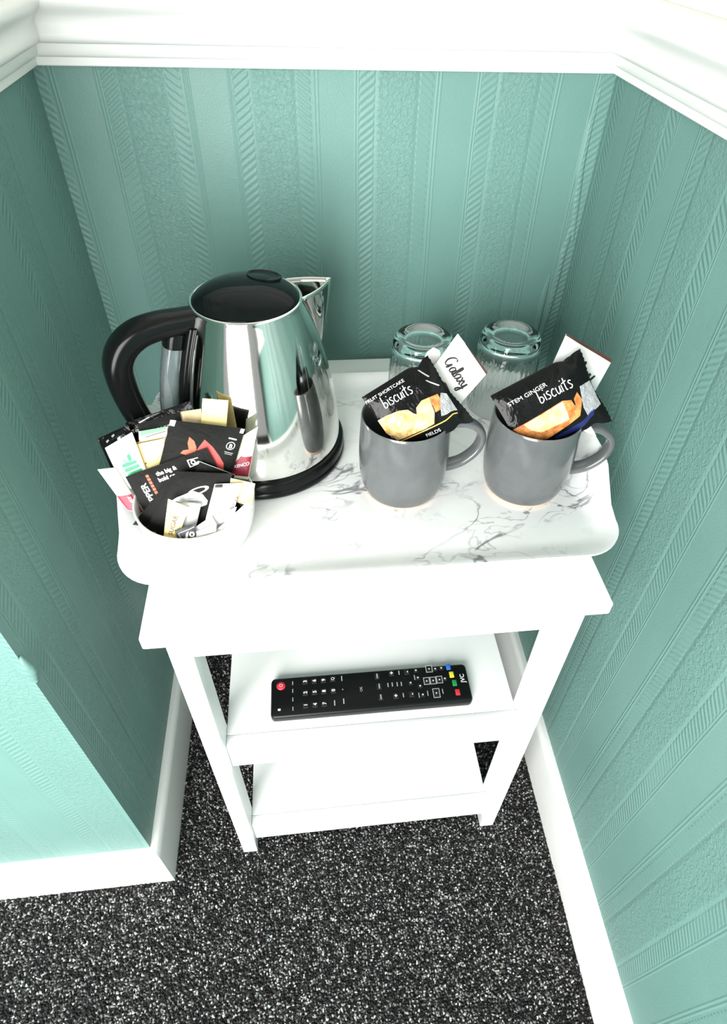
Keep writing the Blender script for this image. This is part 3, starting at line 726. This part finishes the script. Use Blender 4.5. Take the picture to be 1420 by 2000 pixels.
s = Sachet('greylogo', 'sugar_sachet', M_dgrey, 'small charcoal sachet with a white logo at the front rim', 'sachet', BG, .0008, .0003, seed=24)
s.poly('printed_logo', [(.12, .30), (.16, .28), (.24, .92), (.19, .95)], M_gpaper, res=2); s.poly('printed_logo', [(.16, .28), (.95, .12), (.95, .17), (.16, .34)], M_gpaper, res=2)
s.poly('printed_logo', [(.38, .80), (.52, .40), (.66, .32), (.60, .48), (.52, .82)], M_print_w, res=2); s.ring('printed_logo', .78, .56, .0010, .0024, M_print_w); s.poly('printed_logo', [(.62, .82), (.92, .74), (.96, .84), (.7, .92)], M_print_w, res=2)

# --- mug contents
GG = 'packets in the mugs'
s = Sachet('galaxy1', 'chocolate_sachet', M_wpaper, 'white chocolate sachet reading Galaxy in the mug nearer the kettle', 'sachet', GG, .0014, .0006, seed=31)
s.script('printed_text', 'Galaxy', .12, .60, .0072, M_print_k, 0, .17, slant=.25, gap=.02, taper=.7)
s.poly('chocolate_edge', [(.25, .0), (1, .0), (1, .045), (.5, .025), (.25, .008)], M_choc)
s.poly('chocolate_band', [(.29, .86), (.44, .79), (.65, .83), (.85, .81), (.99, .84), (.99, 1.1), (.29, 1.1)], M_choc)
s = Sachet('galaxy2', 'chocolate_sachet', M_wpaper, 'white chocolate sachet reading Galaxy in the rightmost mug', 'sachet', GG, .0014, .0006, seed=32)
s.script('printed_text', 'Galaxy', .14, .70, .0084, M_print_k, 3, .17, slant=.25, gap=.02, taper=.7)
s.poly('chocolate_edge', [(0, .0), (1, .0), (1, .09), (.6, .07), (0, .04)], M_choc)
def rnd_end(u, v):
    t = max(0, 1-v/.11); return ((.5-u)*(1-math.sqrt(max(0, 1-t*t)))*.94, 0)
s = Sachet('stick', 'stirrer_stick', M_wpaper, 'white stick with a rounded tip behind the shortcake biscuit pack', 'stick', None, .0006, .0, .0022, seed=33, nv=28, edge=rnd_end)
s = Sachet('white_tip', 'paper_sachet', M_wpaper, 'white paper tip below the ginger biscuit pack at mug handle', 'sachet', GG, .0008, seed=34)
def pack_edge(u, v):
    # crimped right end flares out past a narrow neck, with a zigzag cut
    neck = math.exp(-((u-.84)/.07)**2)
    dv = neck*.055*(1 if v < .5 else -1)*abs(2*v-1)
    du = (.012*(abs(((v*16) % 1)-.5)*2-.5)+.02*math.cos(v*7)) if u > .99 else 0
    return (du, dv)
def film_glints(s, u0, seeds):  # slanted silver slivers: reflections painted onto the pack film
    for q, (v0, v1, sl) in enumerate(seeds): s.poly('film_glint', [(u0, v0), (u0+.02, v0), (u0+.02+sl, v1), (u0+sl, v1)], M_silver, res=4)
s = Sachet('biscuit1', 'biscuit_pack', M_bfoil, 'black biscuit pack with shortcake print in the mug nearer the kettle', 'biscuit pack', GG, .0050, .0012, seed=35, nu=48, nv=48, edge=pack_edge)
s.text('printed_text', 'FRUIT SHORTCAKE', -.0, .115, .0044, M_print_w, 0, bold=-.004, stretch=1.12)
s.script('printed_text', 'biscuits', .17, .29, .0066, M_print_w, 1, .12, slant=.10, gap=.16)
s.poly('biscuit_print', [(.0, .40), (.12, .39), (.29, .41), (.40, .46), (.43, .54), (.46, .57), (.50, .49), (.61, .44), (.71, .45), (.66, .65), (.57, .79), (.43, .80), (.07, .80), (.0, .63)], M_cookie, res=9)
s.poly('biscuit_print', [(.70, .45), (.83, .46), (.82, .55), (.75, .66), (.67, .66), (.69, .57)], M_cookie2, res=6)
s.poly('gold_line', [(.02, .815), (.90, .81), (.90, .825), (.02, .833)], M_gold, res=14, eps=.0003)
s.text('printed_text', 'FIELDS', .40, .925, .0050, M_print_w, 0, bold=0)
s.poly('clear_film', [(.80, .56), (.87, .47), (.93, .52), (.92, .78), (.80, .77), (.70, .74)], M_film, res=6)
film_glints(s, .80, ((.05, .20, .06), (.22, .38, .10))); 
s.poly('printed_mark', [(.02, .70), (.05, .69), (.055, .73), (.025, .74)], M_silver)
s = Sachet('biscuit2', 'biscuit_pack', M_bfoil, 'black biscuit pack with ginger print in the rightmost mug', 'biscuit pack', GG, .0050, .0012, seed=36, nu=48, nv=48, edge=pack_edge)
s.text('printed_text', 'STEM GINGER', .10, .26, .0058, M_print_w, -4, bold=-.002, stretch=1.12)
s.script('printed_text', 'biscuits', .40, .40, .0074, M_print_w, -3, .12, slant=.10, gap=.16)
s.poly('biscuit_print', [(.02, .62), (.14, .59), (.61, .49), (.70, .53), (.71, .61), (.77, .68), (.72, .78), (.58, .84), (.30, .94), (.21, .91), (.08, .78)], M_cookie2, res=9)
s.poly('biscuit_crumb_print', [(.14, .60), (.61, .50), (.61, .66), (.60, .77), (.27, .81), (.18, .72)], M_cookie3, eps=.00034, res=9)
s.poly('biscuit_print', [(.73, .53), (.79, .46), (.81, .59), (.77, .68), (.72, .64)], M_cookie2, res=4)
s.poly('clear_film', [(.84, .40), (.97, .40), (.985, .74), (.80, .84), (.79, .70)], M_film, res=7)
s.poly('blue_band', [(.37, .95), (.76, .85), (.90, .77), (.86, .87), (.66, .96), (.40, .99)], M_blue, res=6)

# ------------------------------------------------------------------ remote control on the middle shelf
M_rem = mat('remote_black', (.006, .0065, .0065), .3, spec=.25)
M_key = mat('rubber_key', (.012, .012, .012), .55)
M_redk = mat('red_key', rgb(205, 50, 62), .4); M_bluk = mat('blue_key', rgb(48, 110, 205), .4); M_yelk = mat('yellow_key', rgb(232, 214, 60), .4); M_grnk = mat('green_key', rgb(30, 140, 72), .4)
RL, RW, RH = .250, .0535, .0130
ro = empty('remote_control', (.3155, -.4075, ZS2+.0003), 'black television remote with red power button lying on the middle shelf', 'remote', rz=PI/2-.004)
# local x across (towards the wall after turning), local y along, power end at +y
V, F = [], []; LO = None
for ins, z in ((.0022, 0), (.0006, .0012), (0, .0030), (0, RH-.0030), (.0006, RH-.0012), (.0022, RH)):
    LO = rr_loop(RW/2-ins, RL/2-ins, .0058-ins, 6, 6); V += [(x, y, z) for x, y in LO]
nl = len(LO)
for i in range(5):
    for j in range(nl): F.append((i*nl+j, i*nl+(j+1) % nl, (i+1)*nl+(j+1) % nl, (i+1)*nl+j))
F += [tuple(range(nl))[::-1], tuple(range(5*nl, 6*nl))]
body = mesh('remote_body', V, F, M_rem, ro, smooth=True, sharp=40)
box('battery_bulge', -RW/2+.004, RW/2+.0008, -.004, .012, .003, RH-.003, M_rem, ro, bev=.002)
def rpos(sf, tf): return ((tf-.5)*RW, (.5-sf)*RL)
def rtext(body_, sf, tf, size, m, parent, bold=.01, name='printed_text', zz=None):
    vs2, fs = text_mesh(body_, size, bold, 'CENTER'); x0, y0 = rpos(sf, tf); z = zz or RH+.0002
    return mesh(name, [(x0+x, y0+y-size*.35, z) for x, y in vs2], fs, m, parent)
def rkey(sf, tf, wx, wy, m, name='button', h=.0011):
    x0, y0 = rpos(sf, tf); return box(name, x0-wx/2, x0+wx/2, y0-wy/2, y0+wy/2, RH-.0005, RH+h, m, ro, bev=.0005, seg=2)
def rmark(sf, tf, wx, wy, m=M_print_w, parent=None, z=None):
    x0, y0 = rpos(sf, tf); z = z or RH+.0002
    return mesh('printed_mark', [(x0-wx/2, y0-wy/2, z), (x0+wx/2, y0-wy/2, z), (x0+wx/2, y0+wy/2, z), (x0-wx/2, y0+wy/2, z)], [(0, 1, 2, 3)], m, parent or ro)
x0, y0 = rpos(.050, .78)
pb = lathe('power_button', [(0, RH+.0016), (.0046, RH+.0016), (.0055, RH+.0008), (.0056, RH-.0004)], M_redk, ro, (x0, y0, 0), n=32); pb['label'] = 'red round power button'
V, F = [], []
for i in range(20):
    a = 2*PI*i/20
    for r in (.0016, .0021): V.append((r*math.sin(a), r*math.cos(a), RH+.0018))
mesh('power_symbol', V, [(2*i, 2*i+1, (2*i+3) % 40, (2*i+2) % 40) for i in range(20)], M_print_w, pb)
rmark(.042, .18, .0028, .0032)
for tf in (.83, .63, .41, .18): rmark(.108, tf, .0052, .0010, M_gpaper)
for ci, (sf, digs) in enumerate(((.170, '321'), (.216, '654'), (.262, '987'))):
    for tf, d in zip((.84, .55, .235), digs):
        kk = rkey(sf, tf, .0075, .0068, M_key); rtext(d, sf, tf, .0062, M_print_w, kk, .03, zz=RH+.0013)
kk = rkey(.309, .55, .0075, .0068, M_key); rtext('0', .309, .55, .0062, M_print_w, kk, .03, zz=RH+.0013)
kk = rkey(.309, .85, .0075, .0068, M_key); rtext('Q', .309, .85, .0056, M_print_w, kk, 0, zz=RH+.0013)
for sf, tf in ((.312, .235), (.355, .85), (.357, .26)): rmark(sf, tf, .0072, .0013, M_gpaper)
rmark(.356, .56, .0016, .0012, M_gpaper)
rtext('OK', .448, .53, .0046, M_gpaper, ro, .01)
for sf, tf in ((.535, .83), (.540, .56), (.542, .28)): rkey(sf, tf, .0085, .0062, M_key); rmark(sf, tf, .0066, .0014, M_gpaper, z=RH+.0013)
for sf, tf, ch in ((.610, .88, '+'), (.617, .28, '+'), (.689, .88, '-'), (.697, .29, '-')):
    kk = rkey(sf, tf, .0080, .0066, M_key); rtext(ch, sf, tf, .0075, M_print_w, kk, .03, zz=RH+.0013)
for sf, tf in ((.649, .88), (.655, .285), (.607, .585), (.653, .58), (.585, .58), (.632, .58)): rmark(sf, tf, .0058, .0012, M_gpaper)
for sf, tf in ((.700, .58), (.737, .90), (.741, .70), (.746, .48), (.752, .25), (.838, .90), (.870, .91), (.878, .62)): rkey(sf, tf, .0055, .0052, M_key); rmark(sf, tf, .0018, .0018, z=RH+.0013)
for sf, tf in ((.725, .72), (.733, .25), (.778, .28), (.855, .30)): rmark(sf, tf, .0070, .0010, M_gpaper)
for sf, tf, a, b in ((.806, .91, .0105, .0088), (.783, .59, .0105, .0080), (.816, .59, .0105, .0080), (.849, .60, .0105, .0080), (.821, .26, .0130, .0088)):
    kk = rkey(sf, tf, a-.002, b-.002, M_key, 'direction_key'); x0, y0 = rpos(sf, tf); V = []
    for q in (0, .0009):
        for sx, sy in ((-1, -1), (1, -1), (1, 1), (-1, 1)): V.append((x0+sx*(a/2-q), y0+sy*(b/2-q), RH+.0012))
    mesh('key_outline', V, [(i, (i+1) % 4, (i+1) % 4+4, i+4) for i in range(4)], M_gpaper, kk)
    rmark(sf, tf, .0016, .0016, parent=kk, z=RH+.0013)
for sf, tf, m in ((.908, .93, M_bluk), (.917, .715, M_yelk), (.923, .49, M_grnk), (.929, .245, M_redk)):
    rkey(sf, tf, .0082, .0056, m, 'colour_button')
rtext('JVC', .968, .60, .0078, M_print_w, ro, .015)
